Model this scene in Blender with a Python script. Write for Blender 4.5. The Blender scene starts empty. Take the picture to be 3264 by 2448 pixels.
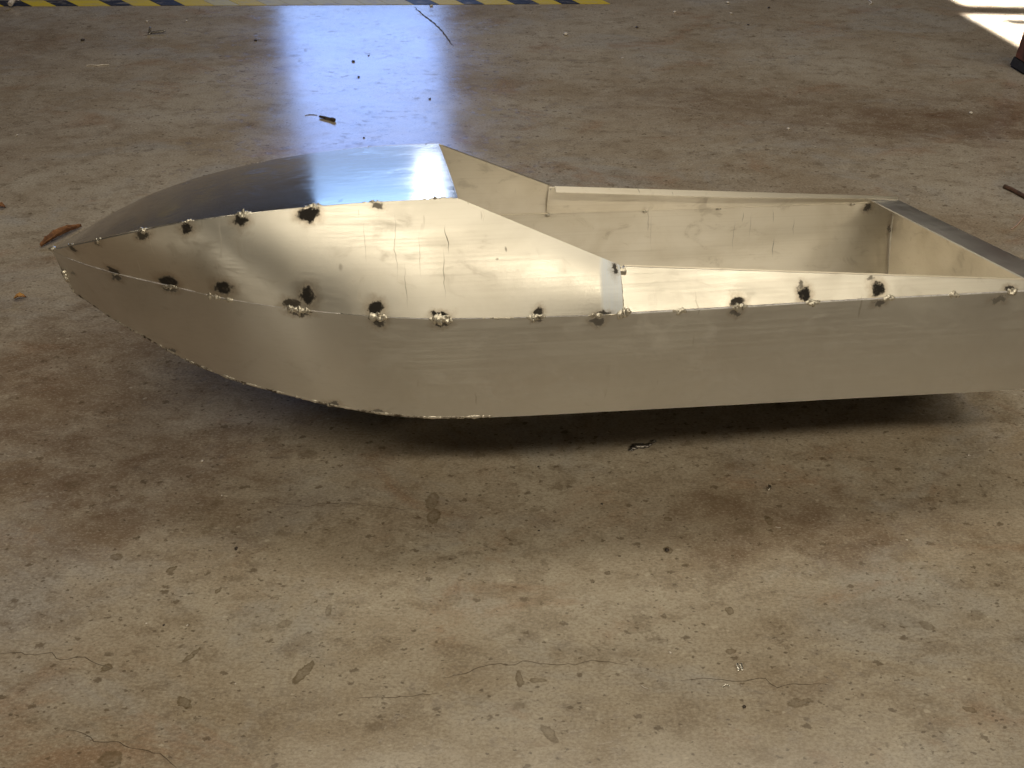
import bpy, bmesh, math, random
from mathutils import Vector, Matrix, noise

random.seed(7)
scene = bpy.context.scene
R = math.radians

# ------------------------------------------------------------------ camera
cam = bpy.data.cameras.new('camera')
cam.sensor_width = 36.0
cam.lens = 3018.0 / 3264.0 * 36.0
cam.clip_end = 200
cam_ob = bpy.data.objects.new('camera', cam)
scene.collection.objects.link(cam_ob)
cam_ob.location = (0, 0, 1.0)
cam_ob.rotation_euler = (R(50.0), 0, 0)
scene.camera = cam_ob

# ------------------------------------------------------------------ world: the dim even light of the workshop
world = bpy.data.worlds.new('World')
scene.world = world
world.use_nodes = True
wbg = world.node_tree.nodes['Background']
wbg.inputs['Color'].default_value = (0.95, 0.80, 0.62, 1)
wbg.inputs['Strength'].default_value = 0.022

scene.view_settings.view_transform = 'Standard'
scene.view_settings.look = 'None'
scene.view_settings.exposure = 0.0
scene.view_settings.gamma = 1.0


# ------------------------------------------------------------------ lamps
def area(name, loc, target, sx, sy, watts, color, spread=180.0, xdir=None):
    l = bpy.data.lights.new(name, 'AREA')
    l.shape = 'RECTANGLE'
    l.size, l.size_y = sx, sy
    l.energy = watts
    l.color = color
    l.spread = R(spread)
    o = bpy.data.objects.new(name, l)
    scene.collection.objects.link(o)
    loc = Vector(loc)
    z = (loc - Vector(target)).normalized()
    x = Vector(xdir) if xdir is not None else Vector((1, 0, 0))
    x = (x - z * x.dot(z)).normalized()
    y = z.cross(x)
    m = Matrix((x, y, z)).transposed().to_4x4()
    m.translation = loc
    o.matrix_world = m
    return o


# two rows of warm ceiling lamps, one behind the photographer, one beyond the hull
area('ceiling_lamp', (0.75, -1.20, 3.5), (0.75, -1.20, 0), 7.1, 0.26, 120, (1.0, 0.87, 0.64))
area('ceiling_lamp', (0.55, 2.05, 3.5), (0.55, 2.05, 0), 3.4, 0.15, 37, (1.0, 0.90, 0.71))
area('ceiling_lamp', (2.2, -4.4, 3.5), (2.2, -4.4, 0), 8.0, 0.26, 23, (1.0, 0.87, 0.64))  # unseen third row added to brighten the far inner wall
# daylight in the open doorway across the workshop: sky above, shaded yard below, a sunlit strip of yard
area('doorway_daylight', (-1.10, 7.0, 2.30), (-1.10, 0, 2.30), 1.14, 2.0, 52, (0.27, 0.45, 1.0))
area('doorway_daylight', (-1.10, 7.0, 0.65), (-1.10, 0, 0.65), 1.14, 1.3, 8.5, (0.34, 0.56, 1.0))
area('doorway_daylight', (-0.66, 6.98, 0.35), (-0.66, 0, 0.35), 0.17, 0.6, 1.9, (0.9, 0.95, 1.0))
# added low lamp, left behind the camera, for a bright band on the bow
area('bow_band_light', (-5.8, -4.6, 0.95), (-0.6, 1.0, 0.35), 1.3, 1.1, 9, (1.0, 0.88, 0.66))
# sunlight that falls through the panes of that side onto the floor by the trestle
SUN = Vector((0.45, -0.50, -0.74)).normalized()
F1, F2 = Vector((1, -0.06, 0)).normalized(), Vector((0.22, -0.975, 0)).normalized()


def sun_patch(corner, l1, l2, watts_per_m2=46.0):
    e1, e2 = F1 * l1, F2 * l2
    a1, a2 = e1 - SUN * e1.dot(SUN), e2 - SUN * e2.dot(SUN)
    c = Vector(corner) + (e1 + e2) / 2
    area('sun_through_pane', c - SUN * 3.0, c, a1.length, a2.length,
         watts_per_m2 * a1.length * a2.length, (1.0, 0.95, 0.86), spread=1.0, xdir=a1)


sun_patch((1.412, 2.876, 0), 0.8, 0.42)
sun_patch((1.392, 2.957, 0), 0.8, 0.036)
sun_patch((1.400, 2.921, 0), 0.085, 0.045)
sun_patch((1.375, 3.235, 0), 0.8, 0.200)

# ------------------------------------------------------------------ node helpers
def new_mat(name):
    m = bpy.data.materials.new(name)
    m.use_nodes = True
    nt = m.node_tree
    nt.nodes.clear()
    out = nt.nodes.new('ShaderNodeOutputMaterial')
    p = nt.nodes.new('ShaderNodeBsdfPrincipled')
    nt.links.new(p.outputs[0], out.inputs[0])
    return m, nt, p


class G:
    """small helper that adds nodes to a tree"""
    def __init__(self, nt):
        self.nt = nt

    def link(self, a, sock):
        if hasattr(a, 'is_output'):
            self.nt.links.new(a, sock)
        elif a is not None:
            try:
                sock.default_value = a
            except Exception:
                sock.default_value = (*a, 1.0)

    def coord(self, kind='Object'):
        return self.nt.nodes.new('ShaderNodeTexCoord').outputs[kind]

    def math(self, op, a, b=None, c=None, clamp=False):
        n = self.nt.nodes.new('ShaderNodeMath')
        n.operation = op
        n.use_clamp = clamp
        self.link(a, n.inputs[0])
        if b is not None: self.link(b, n.inputs[1])
        if c is not None: self.link(c, n.inputs[2])
        return n.outputs[0]

    def vec(self, op, a, b=None, out=0):
        n = self.nt.nodes.new('ShaderNodeVectorMath')
        n.operation = op
        self.link(a, n.inputs[0])
        if b is not None: self.link(b, n.inputs[1])
        return n.outputs['Value'] if op in ('LENGTH', 'DOT_PRODUCT', 'DISTANCE') else n.outputs[0]

    def noise(self, v, scale, detail=4, rough=0.55, dist=0.0, stretch=None, color=False):
        if stretch is not None:
            v = self.vec('MULTIPLY', v, stretch)
        n = self.nt.nodes.new('ShaderNodeTexNoise')
        self.link(v, n.inputs['Vector'])
        n.inputs['Scale'].default_value = scale
        n.inputs['Detail'].default_value = detail
        n.inputs['Roughness'].default_value = rough
        n.inputs['Distortion'].default_value = dist
        return n.outputs['Color' if color else 'Fac']

    def voronoi(self, v, scale, feature='F1', rnd=1.0):
        n = self.nt.nodes.new('ShaderNodeTexVoronoi')
        n.feature = feature
        self.link(v, n.inputs['Vector'])
        n.inputs['Scale'].default_value = scale
        n.inputs['Randomness'].default_value = rnd
        return n.outputs['Distance']

    def ramp(self, fac, lo, hi, a=0.0, b=1.0, smooth=True):
        n = self.nt.nodes.new('ShaderNodeMapRange')
        n.interpolation_type = 'SMOOTHSTEP' if smooth else 'LINEAR'
        self.link(fac, n.inputs[0])
        n.inputs[1].default_value = lo
        n.inputs[2].default_value = hi
        n.inputs[3].default_value = a
        n.inputs[4].default_value = b
        return n.outputs[0]

    def mix(self, fac, a, b, blend='MIX'):
        n = self.nt.nodes.new('ShaderNodeMix')
        n.data_type = 'RGBA'
        n.blend_type = blend
        self.link(fac, n.inputs[0])
        self.link(a if hasattr(a, 'is_output') else (*a, 1), n.inputs[6])
        self.link(b if hasattr(b, 'is_output') else (*b, 1), n.inputs[7])
        return n.outputs[2]

    def stains(self, v, items, soft=0.55):
        """largest of a list of soft ellipsoids: (centre, radii, strength)"""
        acc = None
        for c, r, s in items:
            d = self.vec('SUBTRACT', v, Vector(c))
            d = self.vec('MULTIPLY', d, Vector((1 / r[0], 1 / r[1], 1 / r[2])))
            d = self.vec('LENGTH', d)
            m = self.ramp(d, 1.0, 1.0 - soft, 0.0, s)
            acc = m if acc is None else self.math('MAXIMUM', acc, m)
        return acc

    def bump(self, h, strength, dist):
        n = self.nt.nodes.new('ShaderNodeBump')
        self.link(h, n.inputs['Height'])
        n.inputs['Strength'].default_value = strength
        n.inputs['Distance'].default_value = dist
        return n.outputs[0]


# ------------------------------------------------------------------ object helpers
def link_mesh(name, bm, mat, parent=None, angle=35.0, smooth=True):
    me = bpy.data.meshes.new(name)
    bmesh.ops.recalc_face_normals(bm, faces=bm.faces)
    bm.to_mesh(me)
    bm.free()
    if smooth:
        for p in me.polygons:
            p.use_smooth = True
        me.set_sharp_from_angle(angle=R(angle))
    if mat is not None:
        me.materials.append(mat)
    o = bpy.data.objects.new(name, me)
    scene.collection.objects.link(o)
    if parent is not None:
        o.parent = parent
    return o


def thing(o, label, cat, group=None, kind=None):
    o['label'] = label
    o['category'] = cat
    if group: o['group'] = group
    if kind: o['kind'] = kind
    return o


def tube(bm, pts, radii, seg=8, cap=True):
    rings = []
    for i, p in enumerate(pts):
        p = Vector(p)
        a = Vector(pts[max(i - 1, 0)])
        b = Vector(pts[min(i + 1, len(pts) - 1)])
        t = (b - a).normalized()
        ref = Vector((0, 0, 1)) if abs(t.z) < 0.9 else Vector((1, 0, 0))
        u = t.cross(ref).normalized()
        w = t.cross(u)
        r = radii[i] if isinstance(radii, (list, tuple)) else radii
        rings.append([bm.verts.new(p + (u * math.cos(2 * math.pi * k / seg) + w * math.sin(2 * math.pi * k / seg)) * r) for k in range(seg)])
    for a, b in zip(rings, rings[1:]):
        for k in range(seg):
            bm.faces.new((a[k], a[(k + 1) % seg], b[(k + 1) % seg], b[k]))
    if cap:
        bm.faces.new(rings[0][::-1])
        bm.faces.new(rings[-1])


def blob(bm, c, rad, axes=None, sub=2, jitter=0.12, seed=0.0):
    r = bmesh.ops.create_icosphere(bm, subdivisions=sub, radius=1.0)
    for v in r['verts']:
        n = noise.noise(v.co * 2.1 + Vector((seed * 7.3, seed * 3.1, seed)))
        q = v.co * (1 + jitter * n * 2)
        q = Vector((q.x * rad[0], q.y * rad[1], q.z * rad[2]))
        if axes is not None:
            q = axes @ q
        v.co = Vector(c) + q


def sheet(bm, grid, thick):
    """a plate: grid of outer points, given thickness against its own normals"""
    n, m = len(grid), len(grid[0])

    def nor(i, j):
        a = grid[min(i + 1, n - 1)][j] - grid[max(i - 1, 0)][j]
        b = grid[i][min(j + 1, m - 1)] - grid[i][max(j - 1, 0)]
        if a.length < 1e-7 or b.length < 1e-7:
            jj = min(max(j, 1), m - 2) if m > 2 else j
            ii = min(max(i, 1), n - 2)
            a = grid[min(ii + 1, n - 1)][jj] - grid[max(ii - 1, 0)][jj]
            b = grid[ii][min(jj + 1, m - 1)] - grid[ii][max(jj - 1, 0)]
        c = a.cross(b)
        return c.normalized() if c.length > 1e-12 else Vector((0, 0, 1))
    A = [[bm.verts.new(grid[i][j]) for j in range(m)] for i in range(n)]
    B = [[bm.verts.new(grid[i][j] + nor(i, j) * thick) for j in range(m)] for i in range(n)]

    def f(*v):
        v2 = []
        for x in v:
            if not any((x.co - y.co).length < 1e-7 for y in v2):
                v2.append(x)
        if len(v2) >= 3:
            try:
                bm.faces.new(v2)
            except ValueError:
                pass
    for i in range(n - 1):
        for j in range(m - 1):
            f(A[i][j], A[i + 1][j], A[i + 1][j + 1], A[i][j + 1])
            f(B[i][j], B[i][j + 1], B[i + 1][j + 1], B[i + 1][j])
        f(A[i][0], B[i][0], B[i + 1][0], A[i + 1][0])
        f(A[i][m - 1], A[i + 1][m - 1], B[i + 1][m - 1], B[i][m - 1])
    for j in range(m - 1):
        f(A[0][j], A[0][j + 1], B[0][j + 1], B[0][j])
        f(A[n - 1][j], B[n - 1][j], B[n - 1][j + 1], A[n - 1][j + 1])


def curve(table):
    """monotone cubic through (s, values...)"""
    xs = [t[0] for t in table]
    k = len(table[0]) - 1
    ms = []
    for c in range(k):
        y = [t[c + 1] for t in table]
        d = [(y[i + 1] - y[i]) / (xs[i + 1] - xs[i]) for i in range(len(xs) - 1)]
        m = [d[0]] + [0 if d[i - 1] * d[i] <= 0 else 2 * d[i - 1] * d[i] / (d[i - 1] + d[i]) for i in range(1, len(d))] + [d[-1]]
        ms.append((y, m))

    def ev(s):
        i = 0
        while i < len(xs) - 2 and s > xs[i + 1]:
            i += 1
        h = xs[i + 1] - xs[i]
        t = (s - xs[i]) / h
        if t > 1: t = 1 + (t - 1)
        r = []
        for y, m in ms:
            r.append((2 * t**3 - 3 * t**2 + 1) * y[i] + (t**3 - 2 * t**2 + t) * h * m[i]
                     + (-2 * t**3 + 3 * t**2) * y[i + 1] + (t**3 - t**2) * h * m[i + 1])
        return r
    return ev


def px(x, y, z=0.0):
    """a point of the photograph's floor, as a place on the floor (metres)"""
    a, b = (x - 1632) / 3018.0, (1224 - y) / 3018.0
    c, s = math.cos(R(40)), math.sin(R(40))
    d = Vector((a, c + b * s, -s + b * c))
    return Vector((0, 0, 1)) + d * ((z - 1) / d.z)


# ================================================================== THE FLOOR
def floor_material():
    m, nt, p = new_mat('worn_concrete')
    g = G(nt)
    v = g.coord('Object')
    st = (0.62, 1.0, 1.0)
    big = g.noise(v, 1.7, 9, 0.66, 0.5, stretch=st)
    mid = g.noise(v, 8.0, 9, 0.72, 0.4, stretch=st)
    fine = g.noise(v, 62.0, 7, 0.74, 0.3, stretch=st)
    grit = g.noise(v, 330.0, 4, 0.75, stretch=st)
    col = g.mix(g.ramp(big, 0.38, 0.62), (0.318, 0.256, 0.186), (0.425, 0.373, 0.302))
    col = g.mix(g.ramp(mid, 0.40, 0.66, 0, 0.55), col, (0.475, 0.430, 0.360))
    grey = g.noise(v, 4.3, 8, 0.68, 0.6, stretch=st)
    col = g.mix(g.ramp(grey, 0.49, 0.66, 0, 0.75), col, (0.375, 0.355, 0.330))
    ruddy = g.noise(g.vec('ADD', v, (3.1, 7.7, 0)), 6.5, 8, 0.70, 0.6, stretch=st)
    col = g.mix(g.ramp(ruddy, 0.53, 0.68, 0, 0.60), col, (0.30, 0.185, 0.115))
    mott = g.noise(g.vec('ADD', v, (11.0, 5.0, 0)), 21.0, 9, 0.76, 0.3, stretch=st)
    col = g.mix(g.ramp(mott, 0.48, 0.64, 0, 0.46), col, (0.185, 0.138, 0.090))
    # rusty brown soiling; far-left patches added to darken the floor and bow reflection
    vd = g.vec('ADD', v, g.vec('MULTIPLY', g.vec('SUBTRACT', g.noise(v, 5.0, 5, 0.7, color=True), (0.5, 0.5, 0.5)), (0.34, 0.34, 0.0)))
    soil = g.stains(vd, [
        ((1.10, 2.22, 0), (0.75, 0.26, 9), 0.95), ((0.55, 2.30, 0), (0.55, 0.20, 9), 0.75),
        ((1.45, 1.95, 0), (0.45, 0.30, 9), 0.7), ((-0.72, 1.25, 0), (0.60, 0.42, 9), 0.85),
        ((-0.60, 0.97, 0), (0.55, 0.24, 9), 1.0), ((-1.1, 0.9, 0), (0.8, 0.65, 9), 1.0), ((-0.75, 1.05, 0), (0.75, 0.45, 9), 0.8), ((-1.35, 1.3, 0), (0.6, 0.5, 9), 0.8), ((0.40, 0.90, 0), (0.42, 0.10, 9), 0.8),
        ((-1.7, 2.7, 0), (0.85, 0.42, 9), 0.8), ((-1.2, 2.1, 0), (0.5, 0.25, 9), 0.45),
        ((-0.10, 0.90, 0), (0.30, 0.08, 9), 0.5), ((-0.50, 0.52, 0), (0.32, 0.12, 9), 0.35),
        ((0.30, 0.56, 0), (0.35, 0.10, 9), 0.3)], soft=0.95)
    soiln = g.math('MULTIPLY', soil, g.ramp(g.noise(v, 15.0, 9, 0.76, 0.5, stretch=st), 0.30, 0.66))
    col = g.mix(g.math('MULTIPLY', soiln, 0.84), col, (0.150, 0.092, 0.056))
    red = g.stains(vd, [((1.05, 2.18, 0), (0.80, 0.20, 9), 0.9), ((1.45, 2.02, 0), (0.50, 0.22, 9), 0.9), ((0.42, 0.905, 0), (0.34, 0.09, 9), 0.6), ((-0.85, 1.12, 0), (0.42, 0.26, 9), 0.7)], soft=0.95)
    red = g.math('MULTIPLY', red, g.ramp(g.noise(g.vec('ADD', v, (2.0, 9.0, 0)), 9.0, 9, 0.74, 0.5, stretch=(0.45, 1, 1)), 0.36, 0.62))
    col = g.mix(g.math('MULTIPLY', red, 0.70), col, (0.135, 0.074, 0.044))
    # pitting and specks
    pit = g.ramp(fine, 0.52, 0.62)
    pit = g.math('MULTIPLY', pit, g.ramp(g.noise(v, 11.0, 6, 0.7, stretch=st), 0.44, 0.58))
    col = g.mix(g.math('MULTIPLY', pit, 0.50), col, (0.135, 0.098, 0.062))
    lite = g.ramp(fine, 0.46, 0.34)
    col = g.mix(g.math('MULTIPLY', lite, 0.22), col, (0.58, 0.53, 0.44))
    col = g.mix(g.ramp(grit, 0.50, 0.60, 0, 0.36), col, (0.15, 0.115, 0.08))
    col = g.mix(g.ramp(grit, 0.47, 0.38, 0, 0.24), col, (0.64, 0.58, 0.48))
    wob = g.vec('SUBTRACT', g.noise(v, 110, 3, 0.7, color=True), (0.5, 0.5, 0.5))

    def spots(scale, density, size, strength, warp, colour, off):
        nonlocal col
        n = nt.nodes.new('ShaderNodeTexVoronoi')
        q = g.vec('ADD', g.vec('ADD', v, off), g.vec('MULTIPLY', wob, (warp, warp, 0)))
        g.link(g.vec('MULTIPLY', q, (0.55, 1.0, 0.0)), n.inputs['Vector'])
        n.inputs['Scale'].default_value = scale
        rnd = g.vec('DOT_PRODUCT', n.outputs['Color'], (1, 0, 0))
        r2 = g.vec('DOT_PRODUCT', n.outputs['Color'], (0, 1, 0))
        keep = g.math('LESS_THAN', rnd, g.math('MULTIPLY', g.ramp(mid, 0.38, 0.60, 0.35, 1.5), density))
        rad = g.math('MULTIPLY_ADD', r2, size * 0.8, size * 0.25)
        m = g.math('SUBTRACT', 1.0, g.math('DIVIDE', n.outputs['Distance'], rad), clamp=True)
        m = g.math('MULTIPLY', g.ramp(m, 0.0, 0.45), keep)
        col = g.mix(g.math('MULTIPLY', m, strength), col, colour)
    spots(34.0, 0.24, 0.34, 0.42, 0.030, (0.135, 0.098, 0.060), (0, 0, 0))
    spots(85.0, 0.30, 0.34, 0.66, 0.016, (0.105, 0.076, 0.048), (3.3, 1.7, 0))
    spots(190.0, 0.34, 0.36, 0.66, 0.008, (0.085, 0.062, 0.040), (5.1, 2.9, 0))
    spots(120.0, 0.10, 0.30, 0.40, 0.010, (0.66, 0.60, 0.50), (7.7, 4.1, 0))
    # single oil marks and drops
    ve = g.vec('ADD', v, g.vec('MULTIPLY', g.vec('SUBTRACT', g.noise(v, 90, 3, 0.7, color=True), (0.5, 0.5, 0.5)), (0.011, 0.011, 0)))
    oil = None
    for x, y, rl, rw, ang, k in [
            (968, 2143, .0195, .0062, 58, 1.0), (612, 2088, .0145, .0038, 48, .95), (588, 2240, .0120, .0060, -35, .95), (650, 2248, .024, .006, -8, .35),
            (1048, 1945, .0090, .0048, 85, .75), (1655, 2165, .0125, .0052, 95, .95), (1714, 2168, .0120, .0036, -8, .85), (1750, 2338, .0150, .0058, -50, .80),
            (2325, 1945, .0065, .0055, 0, 1.0), (2330, 2077, .0072, .0050, 10, .85), (2550, 2240, .0175, .0055, 8, .85), (2440, 2115, .0190, .0150, 0, .40),
            (3090, 2262, .0085, .0038, -20, .9), (2453, 1660, .0095, .0052, 88, .75), (1378, 1597, .0190, .0100, 86, .75), (1384, 1645, .0150, .0095, 80, .80),
            (908, 1988, .0100, .0062, 20, .7), (340, 2130, .0065, .0050, 0, 1.0), (695, 1882, .0052, .0030, 50, 1.0), (545, 1815, .0075, .0038, 45, 1.0), (372, 1775, .0095, .0070, 0, .8),
            (2130, 1755, .0075, .0060, 0, .9), (2128, 1655, .006, .005, 0, .8), (2955, 1995, .010, .006, -40, .7), (935, 1570, .014, .006, 70, .45), (660, 1690, .010, .006, 60, .6),
            (1610, 2005, .012, .008, 20, .55), (1700, 1925, .014, .010, 0, .45), (2040, 2005, .016, .007, 10, .55), (1520, 2230, .018, .008, 30, .5), (1440, 1915, .012, .009, 0, .55),
            (880, 1902, .008, .003, 10, .7), (2760, 2150, .006, .005, 0, .6), (350, 2420, .014, .010, 0, .8), (2285, 1600, .02, .012, 0, .35),
            (2620, 2100, .02, .012, 0, .35), (2840, 1980, .035, .018, 0, .35), (1480, 2170, .010, .006, 30, .6), (1330, 2205, .012, .006, 0, .45)]:
        cx, cy = px(x, y)[:2]
        ca, sa = math.cos(R(ang)), math.sin(R(ang))
        d = g.vec('SUBTRACT', ve, (cx, cy, 0))
        d1 = g.math('DIVIDE', g.vec('DOT_PRODUCT', d, (ca, sa, 0)), rl)
        d2 = g.math('DIVIDE', g.vec('DOT_PRODUCT', d, (-sa, ca, 0)), rw)
        d = g.math('SQRT', g.math('ADD', g.math('MULTIPLY', d1, d1), g.math('MULTIPLY', d2, d2)))
        k = k if k > 0.6 else k * 0.6
        mk = g.math('SUBTRACT', g.ramp(d, 1.05, 0.86, 0, k), g.ramp(d, 0.84, 0.45, 0, k * 0.38))
        oil = mk if oil is None else g.math('MAXIMUM', oil, mk)
    oil = g.math('MULTIPLY', oil, g.ramp(g.noise(v, 130, 4, 0.7), 0.30, 0.55, 0.65, 1.0))
    col = g.mix(g.math('MULTIPLY', oil, 0.78), col, (0.110, 0.078, 0.040))
    g.link(col, p.inputs['Base Color'])
    rough = g.ramp(mid, 0.3, 0.7, 0.14, 0.22)
    rough = g.math('ADD', rough, g.math('MULTIPLY', pit, 0.14))
    g.link(rough, p.inputs['Roughness'])
    p.inputs['Specular IOR Level'].default_value = 0.6
    h = g.math('ADD', g.math('MULTIPLY', fine, 0.5), g.math('MULTIPLY', grit, 0.35))
    h = g.math('SUBTRACT', h, g.math('MULTIPLY', pit, 0.4))
    g.link(g.bump(h, 0.07, 0.0014), p.inputs['Normal'])
    return m


FLOOR_MAT = floor_material()
bm = bmesh.new()
bmesh.ops.create_grid(bm, x_segments=8, y_segments=8, size=20)
for v in bm.verts:
    v.co.y += 4
floor = link_mesh('concrete_floor', bm, FLOOR_MAT)
floor['kind'] = 'structure'
floor['label'] = 'worn brown and grey concrete workshop floor'

# hairline cracks in the slab
crack_mat, nt, p = new_mat('crack_dark')
g = G(nt)
g.link(g.mix(g.noise(g.coord(), 60, 2), (0.045, 0.032, 0.022), (0.12, 0.09, 0.06)), p.inputs['Base Color'])
p.inputs['Roughness'].default_value = 0.95


def crack(pts, width, seed):
    bm = bmesh.new()
    P = []
    for a, b in zip(pts, pts[1:]):
        a, b = px(*a), px(*b)
        n = max(2, int((b - a).length / 0.006))
        for i in range(n):
            P.append(a.lerp(b, i / n))
    P.append(px(*pts[-1]))
    Q = []
    for i, q in enumerate(P):
        e = min(i, len(P) - 1 - i) / max(1, len(P) - 1)
        j = noise.noise(Vector((i * 0.33, seed, 0))) * 0.004 + noise.noise(Vector((i * 0.9, seed, 5))) * 0.002
        w = width * min(1.0, 0.25 + e * 5) * (0.55 + 0.9 * abs(noise.noise(Vector((i * 0.21, seed, 9)))))
        t = (P[min(i + 1, len(P) - 1)] - P[max(i - 1, 0)]).normalized()
        s = Vector((-t.y, t.x, 0))
        Q.append((q + s * j, s, w))
    vs = []
    for q, s, w in Q:
        vs.append([bm.verts.new(q + s * w * 0.5 + Vector((0, 0, 0.0004))), bm.verts.new(q + Vector((0, 0, 0.0002))), bm.verts.new(q - s * w * 0.5 + Vector((0, 0, 0.0004)))])
    for a, b in zip(vs, vs[1:]):
        bm.faces.new((a[0], a[1], b[1], b[0]))
        bm.faces.new((a[1], a[2], b[2], b[1]))
    return link_mesh('crack', bm, crack_mat, floor)


crack([(1320, 22), (1345, 45), (1385, 75), (1405, 95), (1425, 120), (1445, 150)], 0.0065, 1)
crack([(1345, -3), (1362, 8), (1385, 15)], 0.008, 2)
crack([(1398, -3), (1408, 12)], 0.008, 3)
crack([(0, 2085), (70, 2078), (110, 2090), (165, 2080), (180, 2100), (270, 2098), (320, 2120), (350, 2128)], 0.0009, 4)
crack([(210, 2328), (280, 2342), (300, 2362), (380, 2365), (430, 2392), (510, 2400), (545, 2430), (570, 2455)], 0.0010, 5)
crack([(1400, 2162), (1480, 2148), (1560, 2118), (1700, 2112), (1760, 2120), (1850, 2115), (1890, 2102), (1960, 2115), (2000, 2120)], 0.0007, 6)
crack([(2170, 2170), (2260, 2162), (2340, 2172), (2440, 2165), (2480, 2188), (2580, 2178), (2640, 2186)], 0.0008, 7)
crack([(840, 1585), (900, 1605), (960, 1612), (1100, 1602), (1200, 1615), (1330, 1625)], 0.0007, 8)
crack([(1130, 2225), (1190, 2222), (1260, 2226), (1330, 2215), (1400, 2208)], 0.0006, 9)


# ================================================================== ALUMINIUM
def aluminium(name, soot=(), scorch=(), scratches=(), grind=(), base=(0.86, 0.835, 0.775), rough=0.40, grain='s', stained=0.35, aniso=0.7, relief=0.045):
    m, nt, p = new_mat(name)
    g = G(nt)
    v = g.coord('Object')
    st = (1.5, 60.0, 260.0) if grain == 's' else (260.0, 6.0, 6.0)
    brush = g.noise(v, 1.6, 4, 0.7, stretch=st)
    brush2 = g.noise(v, 4.0, 3, 0.6, stretch=(st[0] * 2, st[1] * 2, st[2] * 2))
    cloud = g.noise(v, 7.0, 5, 0.6, 0.8)
    smear = g.noise(v, 16.0, 5, 0.65, 1.2, stretch=(1.0, 1.0, 1.6))
    col = g.mix(g.ramp(cloud, 0.35, 0.7), base, tuple(c * k for c, k in zip(base, (0.93, 0.92, 0.90))))
    col = g.mix(g.ramp(smear, 0.56, 0.74, 0, stained), col, (0.55, 0.50, 0.42))
    col = g.mix(g.ramp(brush, 0.45, 0.75, 0, 0.10), col, (0.60, 0.57, 0.52))
    r = g.math('ADD', g.ramp(cloud, 0.3, 0.7, rough - 0.03, rough + 0.05), g.ramp(smear, 0.5, 0.75, 0.0, 0.10))
    r = g.math('ADD', r, g.ramp(brush, 0.4, 0.7, -0.03, 0.04))
    metal = None
    hgt = g.math('ADD', g.math('MULTIPLY', brush, 0.6), g.math('MULTIPLY', brush2, 0.4))
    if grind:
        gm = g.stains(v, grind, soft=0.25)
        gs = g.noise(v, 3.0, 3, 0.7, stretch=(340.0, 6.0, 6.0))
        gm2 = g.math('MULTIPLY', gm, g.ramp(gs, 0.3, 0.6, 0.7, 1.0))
        col = g.mix(gm2, col, (0.83, 0.90, 1.0))  # ground finish, its bluish sheen mixed into the colour
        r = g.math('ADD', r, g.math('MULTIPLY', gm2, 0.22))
    wob = g.vec('MULTIPLY', g.vec('SUBTRACT', g.noise(v, 32, 2, color=True), (0.5, 0.5, 0.5)), (0.012, 0.0, 0.0))
    vs = g.vec('ADD', v, wob)
    if scratches:
        dark = [s for s in scratches if s[2] > 0]
        lite = [(a, b, -c) for a, b, c in scratches if c < 0]
        if dark:
            col = g.mix(g.stains(vs, dark, soft=0.8), col, (0.17, 0.145, 0.11))
        if lite:
            k = g.stains(vs, lite, soft=0.8)
            col = g.mix(k, col, (0.97, 0.94, 0.88))
            r = g.math('ADD', r, g.math('MULTIPLY', k, 0.25))
    # stray handling scratches
    sc = g.noise(vs, 1.0, 2, 0.5, stretch=(90.0, 30.0, 9.0))
    sc = g.math('MULTIPLY', g.ramp(sc, 0.70, 0.74), g.ramp(g.noise(v, 9, 2), 0.48, 0.6))
    col = g.mix(g.math('MULTIPLY', sc, 0.35), col, (0.30, 0.26, 0.20))
    if soot:
        soot = [(c, (r_[0] * .78, r_[1], r_[2] * .80), q) for c, r_, q in soot]
        n1 = g.vec('SUBTRACT', g.noise(v, 60, 5, 0.72, color=True), (0.5, 0.5, 0.5))
        vd = g.vec('ADD', v, g.vec('MULTIPLY', n1, (0.024, 0.024, 0.024)))
        halo = g.stains(vd, [(c, tuple(x * 2.1 for x in r_), s * 0.62) for c, r_, s in soot], soft=0.9)
        core = g.stains(vd, soot, soft=0.35)
        core = g.math('MULTIPLY', core, g.ramp(g.noise(v, 150, 4, 0.7), 0.22, 0.48, 0.72, 1.0))
        col = g.mix(halo, col, (0.30, 0.20, 0.095))
        col = g.mix(core, col, (0.020, 0.017, 0.015))
        r = g.math('ADD', r, g.math('MULTIPLY', core, 0.45), clamp=True)
        metal = g.math('SUBTRACT', 1.0, g.math('MULTIPLY', core, 0.9))
        hgt = g.math('ADD', hgt, g.math('MULTIPLY', g.math('MULTIPLY', core, g.noise(v, 260, 2)), 2.0))
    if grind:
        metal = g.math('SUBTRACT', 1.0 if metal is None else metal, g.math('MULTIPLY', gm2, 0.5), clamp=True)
    g.link(col, p.inputs['Base Color'])
    g.link(r, p.inputs['Roughness'])
    if metal is None:
        p.inputs['Metallic'].default_value = 1.0
    else:
        g.link(metal, p.inputs['Metallic'])
    p.inputs['Anisotropic'].default_value = aniso
    tr = nt.nodes.new('ShaderNodeVectorTransform')
    tr.vector_type, tr.convert_from, tr.convert_to = 'VECTOR', 'OBJECT', 'WORLD'
    tr.inputs[0].default_value = (0, 0.4, 1) if grain == 's' else (1, 0, 0)
    nt.links.new(tr.outputs[0], p.inputs['Tangent'])
    g.link(g.bump(hgt, relief, 0.0012), p.inputs['Normal'])
    return m


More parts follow.
